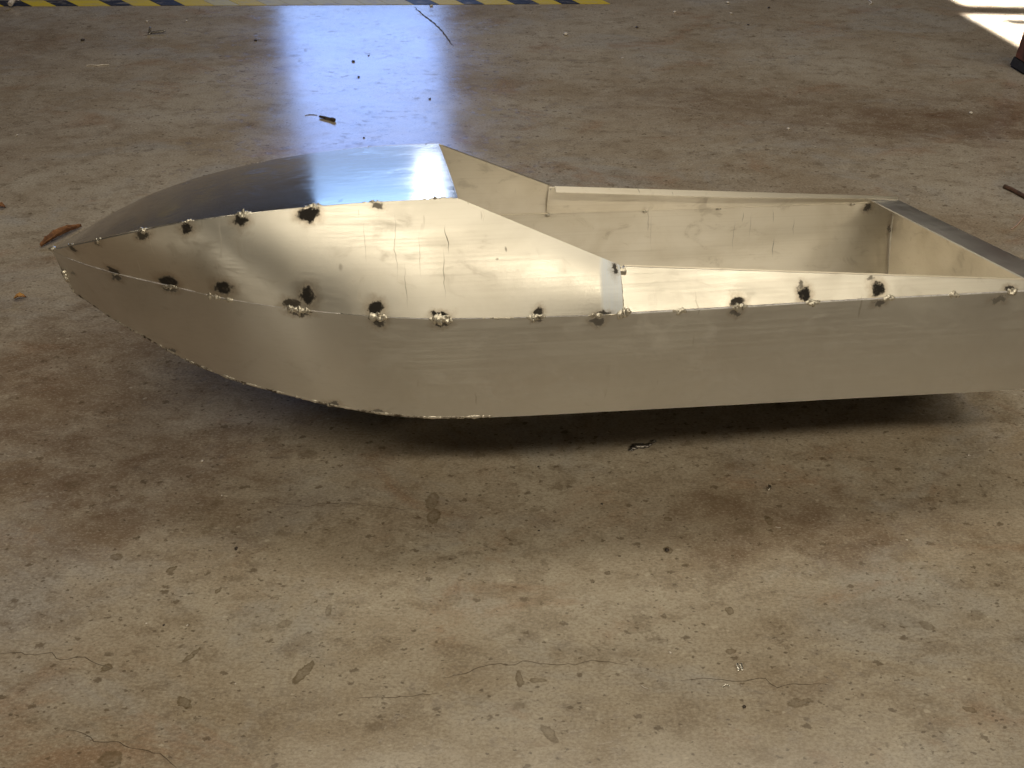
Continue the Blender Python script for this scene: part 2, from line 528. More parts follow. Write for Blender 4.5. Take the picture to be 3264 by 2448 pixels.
def weld_material(name, dark):
    m, nt, p = new_mat(name)
    g = G(nt)
    v = g.coord('Object')
    n = g.noise(v, 220, 4, 0.7)
    g.link(g.mix(g.ramp(n, 0.45 + 0.1 * (1 - dark), 0.70), (0.80, 0.76, 0.67), (0.12, 0.095, 0.07)), p.inputs['Base Color'])
    p.inputs['Metallic'].default_value = 1.0
    g.link(g.ramp(n, 0.3, 0.7, 0.34, 0.62), p.inputs['Roughness'])
    g.link(g.bump(g.noise(v, 420, 3, 0.6), 0.5, 0.001), p.inputs['Normal'])
    return m


WELD = weld_material('weld_metal', 0.4)
WELD_SEAM, nt_, p_ = new_mat('patchy_seam_weld')
g_ = G(nt_)
v_ = g_.coord()
n_ = g_.math('ADD', g_.math('MULTIPLY', g_.noise(v_, 26, 3, 0.6), 0.65), g_.math('MULTIPLY', g_.noise(v_, 190, 4, 0.7), 0.35))
g_.link(g_.mix(g_.ramp(n_, 0.49, 0.60), (0.78, 0.74, 0.66), (0.13, 0.105, 0.08)), p_.inputs['Base Color'])
p_.inputs['Metallic'].default_value = 1.0
g_.link(g_.ramp(n_, 0.4, 0.6, 0.36, 0.65), p_.inputs['Roughness'])
g_.link(g_.bump(g_.noise(v_, 300, 3, 0.6), 0.5, 0.001), p_.inputs['Normal'])
WELD_DARK = weld_material('sooty_weld_metal', 1.0)

# ================================================================== THE HULL
# hull frame: s aft, w towards the far side, u up; metres, keel on the floor
KS = 1.0282


def L(s, w, u):
    return Vector((s, w, u + 0.205)) * KS


yaw, trim, heel = R(6.96), R(-1.511), R(-17.466)
ax = Vector((math.cos(yaw) * math.cos(trim), math.sin(yaw) * math.cos(trim), math.sin(trim)))
a0 = Vector((-math.sin(yaw), math.cos(yaw), 0))
u0 = ax.cross(a0)
ay = a0 * math.cos(heel) + u0 * math.sin(heel)
az = ax.cross(ay)
HM = Matrix((ax, ay, az)).transposed().to_4x4()
HM.translation = Vector((0.10282, 1.20300, 0.19800)) - (HM.to_3x3() @ Vector((0, 0, 0.205 * KS)))
hull = bpy.data.objects.new('boat_hull', None)
scene.collection.objects.link(hull)
hull.matrix_world = HM
thing(hull, 'bare aluminium boat hull, tack welded with sooty spots, lying on the concrete', 'boat hull')

TIP_S, FOOT_S = -0.729, -0.711
KNK = curve([(-.729, 0.0, .0765), (-.696, .038, .0728), (-.658, .071, .0690), (-.624, .097, .0660), (-.586, .122, .0627),
             (-.55, .144, .060), (-.515, .167, .0572), (-.481, .190, .0550), (-.43, .215, .0513), (-.381, .235, .0485),
             (-.337, .2495, .0463), (-.293, .2625, .0443), (-.22, .2755, .0418), (-.109, .2785, .039), (-.003, .2800, .038),
             (.1, .2785, .038), (.3, .2720, .038), (.5, .2705, .038), (.66, .2695, .038)])
DCK = curve([(-.729, 0.0, .0765), (-.716, .024, .083), (-.699, .050, .0900), (-.675, .085, .1010), (-.649, .115, .1105), (-.627, .137, .1185), (-.565, .168, .1350),
             (-.507, .184, .1465), (-.439, .2005, .1562), (-.358, .2130, .1640), (-.285, .2185, .1678), (-.192, .2195, .1690)])
CHN = curve([(-.711, 0, .016), (-.698, .012, .011), (-.675, .032, .002), (-.647, .055, -.010), (-.602, .085, -.027),
             (-.547, .119, -.049), (-.477, .163, -.065), (-.404, .196, -.0775), (-.349, .218, -.0855), (-.282, .241, -.0912),
             (-.225, .2535, -.0935), (-.107, .2575, -.0955), (.007, .2575, -.0965), (.18, .2545, -.0995), (.352, .252, -.102), (.66, .2505, -.1065)])
KEEL = curve([(-.711, 0, .014), (-.66, 0, -.020), (-.60, 0, -.050), (-.547, 0, -.080), (-.477, 0, -.108), (-.404, 0, -.130), (-.3, 0, -.155), (-.2, 0, -.1690), (.2, 0, -.1745), (.66, 0, -.1800)])


def stern_s(w):
    return 0.605 + 0.078 * w


def frac(n, dense=1.6):
    return [(i / n) ** dense for i in range(n + 1)]


def side_surface(sgn, rows=9, cols=96):
    grid = []
    for t in frac(cols):
        sk_end = stern_s(sgn * .27)
        sk = TIP_S + (sk_end - TIP_S) * t
        sc = FOOT_S + (sk_end - FOOT_S) * t
        k, c = KNK(sk), CHN(sc)
        a, b = Vector((sk, sgn * k[0], k[1])), Vector((sc, sgn * c[0], c[1]))
        row = []
        for j in range(rows + 1):
            q = j / rows
            pnt = a.lerp(b, q)
            pnt.y += sgn * 0.004 * math.sin(math.pi * q) * min(1, t * 4)
            row.append(L(*pnt))
        grid.append(row)
    return grid


def topside_top(s):
    if s <= -.190:
        return DCK(min(s, -.192))
    q = (s + .190) / (.186)
    return [.2195 + (.2555 - .2195) * q, .1690 + (.0900 - .1690) * q]


def topside_surface(sgn, rows=10, cols=90):
    grid = []
    end = -.003
    ss = [TIP_S + (end - TIP_S) * t for t in frac(cols, 1.5)]
    for s in ss:
        k, d = KNK(s), topside_top(s)
        row = []
        for j in range(rows + 1):
            q = j / rows
            w = k[0] + (d[0] - k[0]) * q
            u = k[1] + (d[1] - k[1]) * q
            w += 0.006 * math.sin(math.pi * q) * min(1.0, (s - TIP_S) * 3)
            row.append(L(s, sgn * w, u + 0.0006))
        grid.append(row)
    return grid


T = 0.0022
# ---- soot around the tack welds (hull coordinates), then pencil-thin scratches
def LS(s, w, u): return tuple(L(s, w, u))


top_soot = [(LS(-.624, -.098, .070), (.013, .03, .009), .9), (LS(-.547, -.146, .066), (.020, .03, .011), 1), (LS(-.474, -.196, .068), (.017, .03, .014), 1),
            (LS(-.372, -.233, .066), (.015, .03, .017), 1), (LS(-.392, -.233, .055), (.017, .03, .009), .9),
            (LS(-.293, -.262, .054), (.014, .03, .013), 1), (LS(-.219, -.274, .046), (.014, .03, .007), 1), (LS(-.104, -.274, .045), (.009, .03, .007), .95),
            (LS(-.678, -.083, .095), (.009, .03, .008), .8), (LS(-.628, -.135, .115), (.008, .03, .005), .6), (LS(-.565, -.168, .129), (.013, .03, .008), .9),
            (LS(-.509, -.182, .139), (.013, .03, .010), 1), (LS(-.445, -.199, .149), (.014, .03, .010), 1), (LS(-.364, -.213, .157), (.016, .03, .010), 1),
            (LS(-.283, -.220, .165), (.009, .03, .006), .6), (LS(-.010, -.255, .088), (.006, .03, .010), .9), (LS(-.030, -.278, .038), (.016, .03, .005), .9)]
top_scr = [(LS(-.582, -.134, .085), (.0010, .05, .017), -.8), (LS(-.556, -.165, .115), (.0010, .05, .024), -.6),
           (LS(-.470, -.198, .128), (.0012, .05, .030), -.8), (LS(-.476, -.194, .090), (.0010, .05, .020), -.7),
           (LS(-.266, -.240, .120), (.0008, .05, .048), .45), (LS(-.300, -.240, .125), (.0008, .05, .030), .35), (LS(-.257, -.254, .078), (.0008, .05, .032), .5),
           (LS(-.206, -.238, .128), (.0009, .05, .019), .9), (LS(-.212, -.256, .090), (.0007, .05, .035), .6), (LS(-.238, -.25, .11), (.0006, .05, .03), .4),
           (LS(-.138, -.245, .115), (.0020, .05, .004), .7), (LS(-.150, -.25, .105), (.0030, .05, .002), .6), (LS(-.33, -.24, .10), (.004, .05, .006), .4)]
rear_soot = [(LS(.139, -.277, .044), (.014, .03, .009), .95), (LS(.226, -.275, .049), (.011, .03, .011), 1), (LS(.320, -.274, .049), (.013, .03, .012), 1),
             (LS(.496, -.270, .040), (.011, .03, .008), .9), (LS(.222, -.275, .060), (.006, .03, .008), .5), (LS(.313, -.274, .062), (.008, .03, .006), .5)]
side_soot = [(LS(-.624, -.097, .061), (.012, .03, .007), .85), (LS(-.548, -.143, .056), (.016, .03, .006), .8), (LS(-.383, -.233, .044), (.020, .03, .005), .8),
             (LS(-.291, -.262, .038), (.012, .03, .008), .9), (LS(-.218, -.276, .036), (.014, .03, .007), .9), (LS(-.106, -.279, .035), (.009, .03, .004), .8),
             (LS(-.032, -.279, .031), (.012, .03, .008), .8), (LS(.138, -.279, .032), (.010, .03, .007), .8), (LS(.322, -.272, .032), (.012, .03, .006), .8),
             (LS(.482, -.271, .029), (.015, .03, .006), .7), (LS(-.355, -.22, -.082), (.014, .03, .006), .7), (LS(-.30, -.237, -.088), (.012, .03, .005), .6),
             (LS(-.565, -.11, -.038), (.010, .03, .005), .7), (LS(-.70, -.02, .05), (.006, .03, .005), .4)]
far_soot = [(LS(.575, .269, .030), (.012, .03, .010), .9), (LS(-.106, .279, .033), (.006, .03, .004), .7), (LS(.62, .262, -.01), (.004, .03, .012), .6), (LS(.545, .27, .036), (.004, .03, .003), .8),
            (LS(.17, .276, .036), (.004, .03, .003), .7), (LS(.30, .272, .036), (.004, .03, .003), .7)]
far_scr = [(LS(.40, .26, .02), (.0007, .05, .016), .5), (LS(.405, .26, -.035), (.0008, .05, .022), .65), (LS(.33, .26, -.01), (.0007, .05, .035), .45),
           (LS(.18, .26, .0), (.0006, .05, .045), .3), (LS(.345, .26, .02), (.0007, .05, .012), .8), (LS(.44, .26, .0), (.0007, .05, .02), .5), (LS(.36, .26, .005), (.0006, .05, .03), .4)]

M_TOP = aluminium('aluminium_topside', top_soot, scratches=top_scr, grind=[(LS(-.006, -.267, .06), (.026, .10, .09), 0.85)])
M_REAR = aluminium('aluminium_rear_topside', rear_soot, scratches=[(LS(.04, -.27, .055), (.0007, .05, .012), -.8)])
M_SIDE = aluminium('aluminium_hull_side', side_soot, base=(0.84, 0.835, 0.81), rough=0.38, stained=0.22)
M_FAR = aluminium('aluminium_far_side', far_soot, scratches=far_scr, base=(0.96, 0.91, 0.81), rough=0.62, aniso=0.85)
M_PLAIN = aluminium('aluminium_plain', base=(0.96, 0.90, 0.79), rough=0.52, aniso=0.8)
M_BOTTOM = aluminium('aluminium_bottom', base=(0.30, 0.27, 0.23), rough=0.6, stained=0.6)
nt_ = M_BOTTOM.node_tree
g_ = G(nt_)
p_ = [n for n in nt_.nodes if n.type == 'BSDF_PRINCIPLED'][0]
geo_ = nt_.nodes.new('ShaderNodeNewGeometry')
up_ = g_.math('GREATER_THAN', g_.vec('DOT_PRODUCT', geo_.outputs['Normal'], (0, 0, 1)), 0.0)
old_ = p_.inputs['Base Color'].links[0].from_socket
g_.link(g_.mix(up_, old_, (0.90, 0.87, 0.80)), p_.inputs['Base Color'])      # inside made bright, underside made dark to deepen the hull shadow
M_DECK = aluminium('aluminium_deck', base=(0.88, 0.87, 0.85), rough=0.13, stained=0.08, aniso=0.0, relief=0.02)
M_EDGE = aluminium('aluminium_cut_edge', base=(0.92, 0.91, 0.90), rough=0.3, stained=0.0, aniso=0.0)

for sgn in (-1, 1):
    bm = bmesh.new()
    sheet(bm, side_surface(sgn), sgn * T)
    o = link_mesh('hull_side', bm, M_SIDE if sgn < 0 else M_FAR, hull)
    if sgn < 0: o['label'] = 'near hull side, dull and dark with the floor reflected in it'
    bm = bmesh.new()
    sheet(bm, topside_surface(sgn), -sgn * T)
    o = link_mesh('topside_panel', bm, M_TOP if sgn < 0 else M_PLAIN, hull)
    if sgn < 0: o['label'] = 'near topside panel with black scorch marks round its tack welds'
    # rear topside strip with folded lip, tapering to the transom
    grid = []
    n = 40
    for i in range(n + 1):
        s = -.006 + (stern_s(sgn * .27) + .006) * i / n
        q = i / n
        k = KNK(s)
        d = [.2545 + (.2690 - .2545) * q, .0875 + (.0450 - .0875) * q]
        row = []
        for j in range(5):
            r_ = j / 4
            row.append(L(s, sgn * (k[0] + (d[0] - k[0]) * r_ - .0016), k[1] + (d[1] - k[1]) * r_ + .0006))
        grid.append(row)
    bm = bmesh.new()
    sheet(bm, grid, -sgn * T)
    o = link_mesh('rear_topside_panel', bm, M_REAR if sgn < 0 else M_PLAIN, hull)
    bm = bmesh.new()
    lip = []
    for i in range(n + 1):
        s = .004 + (stern_s(sgn * .27) - .004) * i / n
        q = i / n
        w, u = .2545 + (.2690 - .2545) * q - .0016, .0875 + (.0450 - .0875) * q + .0010
        e = 1.0 - 0.55 * max(0, (q - .5) / .5)
        lip.append([L(s, sgn * w, u), L(s, sgn * (w - .007 * e), u - .0035 * e), L(s, sgn * (w - .014 * e), u - .0075 * e)])
    sheet(bm, lip, -sgn * .0018)
    link_mesh('folded_lip', bm, M_PLAIN, o)
    # bottom plates
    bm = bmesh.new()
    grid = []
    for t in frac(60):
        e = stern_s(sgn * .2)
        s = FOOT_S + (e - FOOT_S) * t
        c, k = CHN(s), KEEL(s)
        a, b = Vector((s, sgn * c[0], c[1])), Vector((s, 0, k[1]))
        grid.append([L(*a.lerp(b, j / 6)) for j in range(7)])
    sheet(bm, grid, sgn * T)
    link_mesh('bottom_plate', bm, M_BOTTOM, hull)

# unseen bar added under the keel, blocks doorway light and props the hull
bm = bmesh.new()
rows = []
for i in range(25):
    s_ = -.36 + .80 * i / 24
    top = KEEL(s_)[1] + .002
    low = -(.2075 - (s_ + .2) * .028) if s_ > -.2 else -.2075
    low = max(low, top - .06 * min(1, (s_ + .37) * 10))
    rows.append([L(s_, -.003, top), L(s_, .003, top), L(s_, .003, low + .0015), L(s_, -.003, low + .0015)])
V = [[bm.verts.new(q) for q in r] for r in rows]
for r, r2 in zip(V, V[1:]):
    for k in range(4):
        bm.faces.new((r[k], r[(k + 1) % 4], r2[(k + 1) % 4], r2[k]))
bm.faces.new(V[0])
bm.faces.new(V[-1][::-1])
link_mesh('light_block_bar', bm, M_PLAIN, hull)

# foredeck
bm = bmesh.new()
grid = []
for t in frac(80, 1.3):
    s = TIP_S + (-.190 - TIP_S) * t
    d = DCK(s)
    row = []
    for j in range(17):
        q = -1 + 2 * j / 16
        crown = 0.003 * (1 - q * q) * min(1, (s - TIP_S) * 4)
        row.append(L(s, q * d[0], d[1] + .0016 + crown))
    grid.append(row)
sheet(bm, grid, -T)
o = link_mesh('foredeck', bm, M_DECK, hull)
o['label'] = 'polished foredeck plate mirroring the bright doorway'

# transom plate and its flange
bm = bmesh.new()
def tr(w, u, ds=0.0): return L(stern_s(w) + ds, w, u)
ring = [(-.268, .036), (-.249, -.104), (0, -.178), (.249, -.104), (.268, .036)]
front = [bm.verts.new(tr(w, u, -.002)) for w, u in ring]
back = [bm.verts.new(tr(w, u, .001)) for w, u in ring]
bm.faces.new(front)
bm.faces.new(back[::-1])
for i in range(len(ring)):
    j = (i + 1) % len(ring)
    bm.faces.new((front[i], front[j], back[j], back[i]))
transom = link_mesh('transom_plate', bm, M_PLAIN, hull)
bm = bmesh.new()
grid = []
for i in range(31):
    w = -.268 + .536 * i / 30
    grid.append([tr(w, .0425, -.046), tr(w, .0430, -.022), tr(w, .0420, .002)])
sheet(bm, grid, .0022)
link_mesh('transom_flange', bm, aluminium('aluminium_flange', base=(0.84, 0.84, 0.86), rough=0.36, stained=0.12), transom)

# ------------------------------------------------------------------ welds
hull3 = HM.to_3x3()


def bead(fn, s, length, width, sgn=-1, dark=False, off=0.001, lump=None, seed=0, parent=hull, name='weld_bead'):
    """a row of overlapping lumps along the seam fn around station s"""
    n = lump or max(3, int(length / (width * 0.34)))
    bm = bmesh.new()
    for i in range(n):
        q = s - length / 2 + length * (i + 0.5) / n
        w, u = fn(q)
        w2, u2 = fn(q + .004)
        t = (L(q + .004, sgn * w2, u2) - L(q, sgn * w, u)).normalized()
        b = Vector((0, sgn, 0.25)).normalized()
        c = t.cross(b).normalized()
        axes = Matrix((t, b, c)).transposed()
        e = math.sin(math.pi * (i + 0.7) / (n + 0.4)) ** 0.45
        k = (0.80 + 0.75 * noise.noise(Vector((i * 1.7, seed, 3)))) * e
        jit = c * noise.noise(Vector((i * 2.3, seed, 8))) * width * 0.30 + b * noise.noise(Vector((i * 1.9, seed, 5))) * width * 0.10
        blob(bm, L(q, sgn * (w + off), u) + jit, (max(width * 0.30, length / n * 0.75), width * 0.34 * k, width * 0.56 * k), axes, 2, 0.42, seed + i * 0.37)
    o = link_mesh(name, bm, WELD_DARK if dark else WELD, parent, angle=180)
    rm = o.modifiers.new('fuse', 'REMESH')          # the lumps run into one puddle
    rm.mode = 'VOXEL'
    rm.voxel_size = 0.0009
    rm.use_smooth_shade = True
    sm = o.modifiers.new('flow', 'SMOOTH')
    sm.factor = 0.5
    sm.iterations = 3
    return o


def knk(s): return KNK(s)
def dck(s): return DCK(s)


px_m = 1 / 1900.0
for i, (s, ln, wd, dk) in enumerate([(-.695, 48, 11, 0), (-.622, 30, 16, 1), (-.548, 56, 20, 1), (-.482, 68, 22, 0), (-.385, 80, 22, 1),
                                     (-.291, 40, 30, 1), (-.218, 50, 24, 0), (-.152, 90, 8, 0), (-.107, 44, 18, 1), (-.035, 34, 16, 1), (-.016, 40, 9, 0), (-.002, 22, 34, 0),
                                     (.067, 34, 16, 0), (.142, 34, 20, 0), (.236, 34, 20, 0), (.335, 26, 20, 0), (.421, 24, 22, 0), (.498, 26, 20, 1)]):
    bead(knk, s, ln * px_m, wd * px_m, dark=bool(dk), seed=i)
for i, (s, ln, wd, dk) in enumerate([(-.680, 30, 15, 1), (-.627, 26, 12, 0), (-.563, 26, 15, 0), (-.507, 34, 17, 0), (-.440, 38, 22, 0), (-.356, 44, 22, 0), (-.289, 52, 16, 0), (-.215, 90, 14, 0)]):
    bead(dck, s, ln * px_m, wd * px_m, dark=bool(dk), seed=30 + i, off=0.0)
for i, (s, ln, wd, dk) in enumerate([(-.467, 80, 8, 0), (-.298, 56, 9, 0), (-.217, 70, 9, 1), (-.56, 26, 7, 0)]):
    bead(dck, s, ln * px_m, wd * px_m, sgn=1, dark=bool(dk), seed=50 + i, off=0.0)
# seam between the two topside panels
bead(lambda s: [.2555, .0865 - (s + .004) * .2], -.002, 26 * px_m, 34 * px_m, seed=61)
# inside tacks on the far side
for i, (s, ln, wd) in enumerate([(-.106, 14, 12), (-.004, 14, 12), (.168, 14, 10), (.30, 12, 9), (.545, 14, 10)]):
    bead(lambda q: [KNK(q)[0] - .006, KNK(q)[1] - .001], s, ln * px_m, wd * px_m, sgn=1, dark=True, seed=70 + i)
bead(lambda q: [KNK(q)[0] - .004, .046], .567, 46 * px_m, 16 * px_m, sgn=1, dark=True, seed=80)
bead(lambda q: [KNK(q)[0] - .004, .046], .612, 40 * px_m, 7 * px_m, sgn=1, seed=81)


def seam_tube(name, fn, s0, s1, rad, mat, sgn=-1, off=0.0005, rough=0.0, n=80, seed=0):
    bm = bmesh.new()
    P, Q = [], []
    for i in range(n + 1):
        s = s0 + (s1 - s0) * i / n
        w, u = fn(s)
        k = 1 + rough * (noise.noise(Vector((i * 0.55, seed, 0))) + noise.noise(Vector((i * 0.13, seed, 6))) * 1.2)
        P.append(L(s, sgn * (w + off), u) + Vector((0, -1, 0.5)) * rough * 0.0012 * noise.noise(Vector((i * 0.6, seed, 4))))
        Q.append(rad * max(0.25, k))
    tube(bm, P, Q, 8)
    return link_mesh(name, bm, mat, hull, angle=180)


# bright cut edge along the knuckle, and the two upright panel ends
M_GLINT, nt_, p_ = new_mat('pale_glint_edge')
g_ = G(nt_)
g_.link(g_.mix(g_.ramp(g_.noise(g_.coord(), 90, 4, 0.7), 0.4, 0.65), (0.86, 0.85, 0.90), (0.55, 0.53, 0.56)), p_.inputs['Base Color'])  # pale lilac colour paints in the glint of the plate edge
p_.inputs['Metallic'].default_value = 0.45
p_.inputs['Roughness'].default_value = 0.42


def ledge(s0, s1, w0, w1, n=70):
    """the plate edge of the hull side that stands proud under the topside panel"""
    bm = bmesh.new()
    rows = []
    for i in range(n + 1):
        q = i / n
        s = s0 + (s1 - s0) * q
        w, u = KNK(s)
        wd = (w0 + (w1 - w0) * q) * (1 + 0.3 * noise.noise(Vector((i * .35, 4, 2)))) * min(1, q * 14 + .2)
        rows.append([L(s, -(w - .001), u + .0012), L(s, -(w + wd * .8), u + .0008), L(s, -(w + wd), u + .0001), L(s, -(w + wd * .7), u - .0012), L(s, -(w - .001), u - .0014)])
    V = [[bm.verts.new(q) for q in r] for r in rows]
    for r, r2 in zip(V, V[1:]):
        for k in range(5):
            bm.faces.new((r[k], r[(k + 1) % 5], r2[(k + 1) % 5], r2[k]))
    bm.faces.new(V[0])
    bm.faces.new(V[-1][::-1])
    return link_mesh('plate_edge', bm, M_GLINT, hull, angle=50)


ledge(-.718, -.335, .0044, .0018)
ledge(-.335, .580, .0016, .0014)
seam_tube('seam_edge', knk, -.720, .61, .0008, M_PLAIN, sgn=1, off=-.001)
seam_tube('deck_edge', dck, -.720, -.190, .0009, M_EDGE)
seam_tube('deck_edge', dck, -.720, -.190, .0009, M_EDGE, sgn=1)
for sgn in (-1, 1):
    bm = bmesh.new()
    tube(bm, [L(-.0025, sgn * (.2795 - .0245 * j / 8 + .004 * math.sin(math.pi * j / 8)), .039 + .047 * j / 8) for j in range(9)],
         [.0016 + .0006 * noise.noise(Vector((j * 1.3, sgn, 0))) for j in range(9)], 8)
    link_mesh('panel_end_weld', bm, WELD, hull, angle=180)
# knobbly chine weld round the bow
for sgn in (-1, 1):
    o = seam_tube('chine_weld', CHN, -.711, -.16, .0024, WELD_SEAM, sgn=sgn, off=.0006, rough=0.55, n=260, seed=sgn)
bm = bmesh.new()
P = [Vector((TIP_S - .001, 0, .078)).lerp(Vector((FOOT_S - .001, 0, .014)), i / 20) for i in range(21)]
tube(bm, [L(*q) for q in P], [.0022 + .0009 * noise.noise(Vector((i * .8, 2, 1))) for i in range(21)], 8)
link_mesh('stem_weld', bm, WELD_SEAM, hull, angle=180)
bm = bmesh.new()
for i in range(3):
    blob(bm, L(-.7195 + i * .0012, -.003, .044 - i * .004), (.0045, .004, .0055), None, 2, .2, 90 + i)
link_mesh('weld_bead', bm, WELD, hull, angle=180)
bm = bmesh.new()
blob(bm, L(-.727, -.001, .0775), (.007, .005, .0035), None, 2, .25, 95)
link_mesh('weld_bead', bm, WELD, hull, angle=180)
for i, (s, wd) in enumerate([(-.66, .006), (-.60, .006), (-.47, .005), (-.356, .006), (-.30, .0055), (-.20, .006)]):
    bead(CHN, s, .03, wd, seed=100 + i, off=.0008)


# ================================================================== THINGS ON THE FLOOR
def simple(name, col, rough=0.6, metal=0.0, vary=None, scale=80.0, bumps=0.0):
    m, nt, p = new_mat(name)
    g = G(nt)
    v = g.coord('Object')
    n = g.noise(v, scale, 4, 0.65)
    g.link(g.mix(g.ramp(n, 0.35, 0.65), col, vary or tuple(c * 0.7 for c in col)), p.inputs['Base Color'])
    p.inputs['Roughness'].default_value = rough
    p.inputs['Metallic'].default_value = metal
    if bumps:
        g.link(g.bump(n, bumps, 0.002), p.inputs['Normal'])
    return m


# hazard marking: worn yellow and black bars painted across the floor
def worn_paint(name, col, wear):
    m, nt, p = new_mat(name)
    g = G(nt)
    v = g.coord('Object')
    n = g.noise(v, 38.0, 6, 0.7, 0.4, stretch=(0.5, 1, 1))
    n2 = g.noise(v, 5.0, 3, 0.6)
    w = g.math('MULTIPLY', g.ramp(n, 0.50, 0.62), g.ramp(n2, 0.35, 0.6, 0.3, 1.0))
    g.link(g.mix(g.math('MULTIPLY', w, wear), col, (0.36, 0.31, 0.24)), p.inputs['Base Color'])
    p.inputs['Roughness'].default_value = 0.55
    p.inputs['Specular IOR Level'].default_value = 0.3
    g.link(g.bump(n, 0.2, 0.001), p.inputs['Normal'])
    return m


YEL, BLK = worn_paint('worn_yellow_tape', (0.60, 0.45, 0.020), 0.40), worn_paint('worn_black_tape', (0.022, 0.019, 0.017), 0.5)
PALE = worn_paint('rubbed_tape_glare', (0.52, 0.46, 0.22), 0.8)  # rubbed bars, paled further with the doorway glare painted in
tape = bpy.data.objects.new('hazard_tape', None)
scene.collection.objects.link(tape)
tape.location = px(900, 10)
tape['kind'] = 'structure'
tape['label'] = 'worn yellow and black hazard tape laid across the far floor'
# lower edge of each yellow bar in photo x, (start, end); bars lean to the right towards the viewer
bars = [(-170, -75), (-90, 12), (103, 178), (250, 352), (425, 512), (590, 682), (765, 850), (925, 1010), (1085, 1165), (1240, 1320), (1400, 1480), (1545, 1640), (1720, 1790), (1850, 1945)]
ybot = lambda x: 20.5 - 8.0 * x / 1960.0
ytop = lambda x: 2.5 - 8.0 * x / 1960.0


def stripe(x0, x1, mat, z):
    sh = 38
    n = 6
    lo = [px(x0 + (x1 - x0) * i / n, ybot(x0)) for i in range(n + 1)]
    hi = [px(x0 - sh + (x1 - x0) * i / n, ytop(x0)) for i in range(n + 1)]
    bm = bmesh.new()
    up = Vector((0, 0, z))
    A = [bm.verts.new(q - tape.location + up) for q in lo]
    B = [bm.verts.new(q - tape.location + up) for q in hi]
    for i in range(n):
        bm.faces.new((A[i], A[i + 1], B[i + 1], B[i]))
    r = bmesh.ops.extrude_face_region(bm, geom=bm.faces[:])
    for q in r['geom']:
        if isinstance(q, bmesh.types.BMVert):
            q.co.z -= z * 0.95
    return link_mesh('tape_stripe', bm, mat, tape, smooth=False)


prev = None
for i, (a, b) in enumerate(bars):
    if prev is not None:
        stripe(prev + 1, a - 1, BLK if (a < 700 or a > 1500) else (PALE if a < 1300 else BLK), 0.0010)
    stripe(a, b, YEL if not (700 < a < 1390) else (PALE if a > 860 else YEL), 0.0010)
    prev = b


def leaf(name, p0, p1, width, mat, label, curl=0.012, seed=0, group=None):
    a, b = px(*p0), px(*p1)
    t = (b - a)
    ln = t.length
    t.normalize()
    s = Vector((-t.y, t.x, 0))
    bm = bmesh.new()
    n, m = 22, 8
    G_ = []
    for i in range(n + 1):
        q = i / n
        w = width * math.sin(math.pi * min(1, q * 0.95 + 0.05)) ** 0.7 * (1 + 0.5 * noise.noise(Vector((i * 0.55, seed, 0))))
        row = []
        for j in range(m + 1):
            r_ = -1 + 2 * j / m
            z = 0.002 + curl * abs(r_) ** 1.5 * (0.5 + 0.5 * math.sin(math.pi * q)) + 0.005 * max(0, noise.noise(Vector((i * 0.4, j * 0.5, seed)))) + 0.004 * math.sin(math.pi * q)
            row.append((a + t * (ln * q) + s * (w * r_) + Vector((0, 0, z))) - a)
        G_.append(row)
    sheet(bm, G_, 0.0005)
    o = link_mesh(name, bm, mat, angle=180)
    o.location = a
    return thing(o, label, 'leaf', group)


LEAF = simple('dry_leaf', (0.30, 0.14, 0.055), 0.7, 0, (0.14, 0.06, 0.028), 60, 0.4)
LEAF2 = simple('pale_dry_leaf', (0.48, 0.26, 0.07), 0.7, 0, (0.30, 0.14, 0.05), 90, 0.4)
leaf('dry_leaf', (132, 790), (262, 726), 0.008, LEAF, 'curled rusty brown dry leaf on the floor just beyond the bow tip', seed=1)
leaf('leaf_scrap', (46, 956), (86, 952), 0.006, LEAF2, 'tiny ochre leaf scrap on the floor at left, nearer than the bow tip', curl=0.004, seed=2)
leaf('leaf_scrap', (-14, 664), (20, 666), 0.007, LEAF, 'reddish leaf scrap cut by the left photo edge beyond the bow', curl=0.005, seed=3)

STEEL = simple('dull_steel', (0.42, 0.40, 0.38), 0.4, 1.0, (0.20, 0.18, 0.17), 120, 0.3)
BRIGHT = simple('bright_aluminium', (0.93, 0.92, 0.88), 0.28, 1.0, (0.75, 0.72, 0.66), 200, 0.3)
DARK = simple('dark_scrap', (0.035, 0.028, 0.024), 0.5, 0.0, (0.08, 0.055, 0.04), 120, 0.4)
WHITE = simple('off_white_scrap', (0.78, 0.72, 0.66), 0.7, 0.0, (0.55, 0.50, 0.45), 150, 0.3)
PINK = simple('copper_strand', (0.80, 0.58, 0.48), 0.35, 0.3, (0.60, 0.40, 0.32), 90)
STICK = simple('dark_stick', (0.05, 0.03, 0.02), 0.7, 0.0, (0.12, 0.06, 0.04), 90, 0.4)


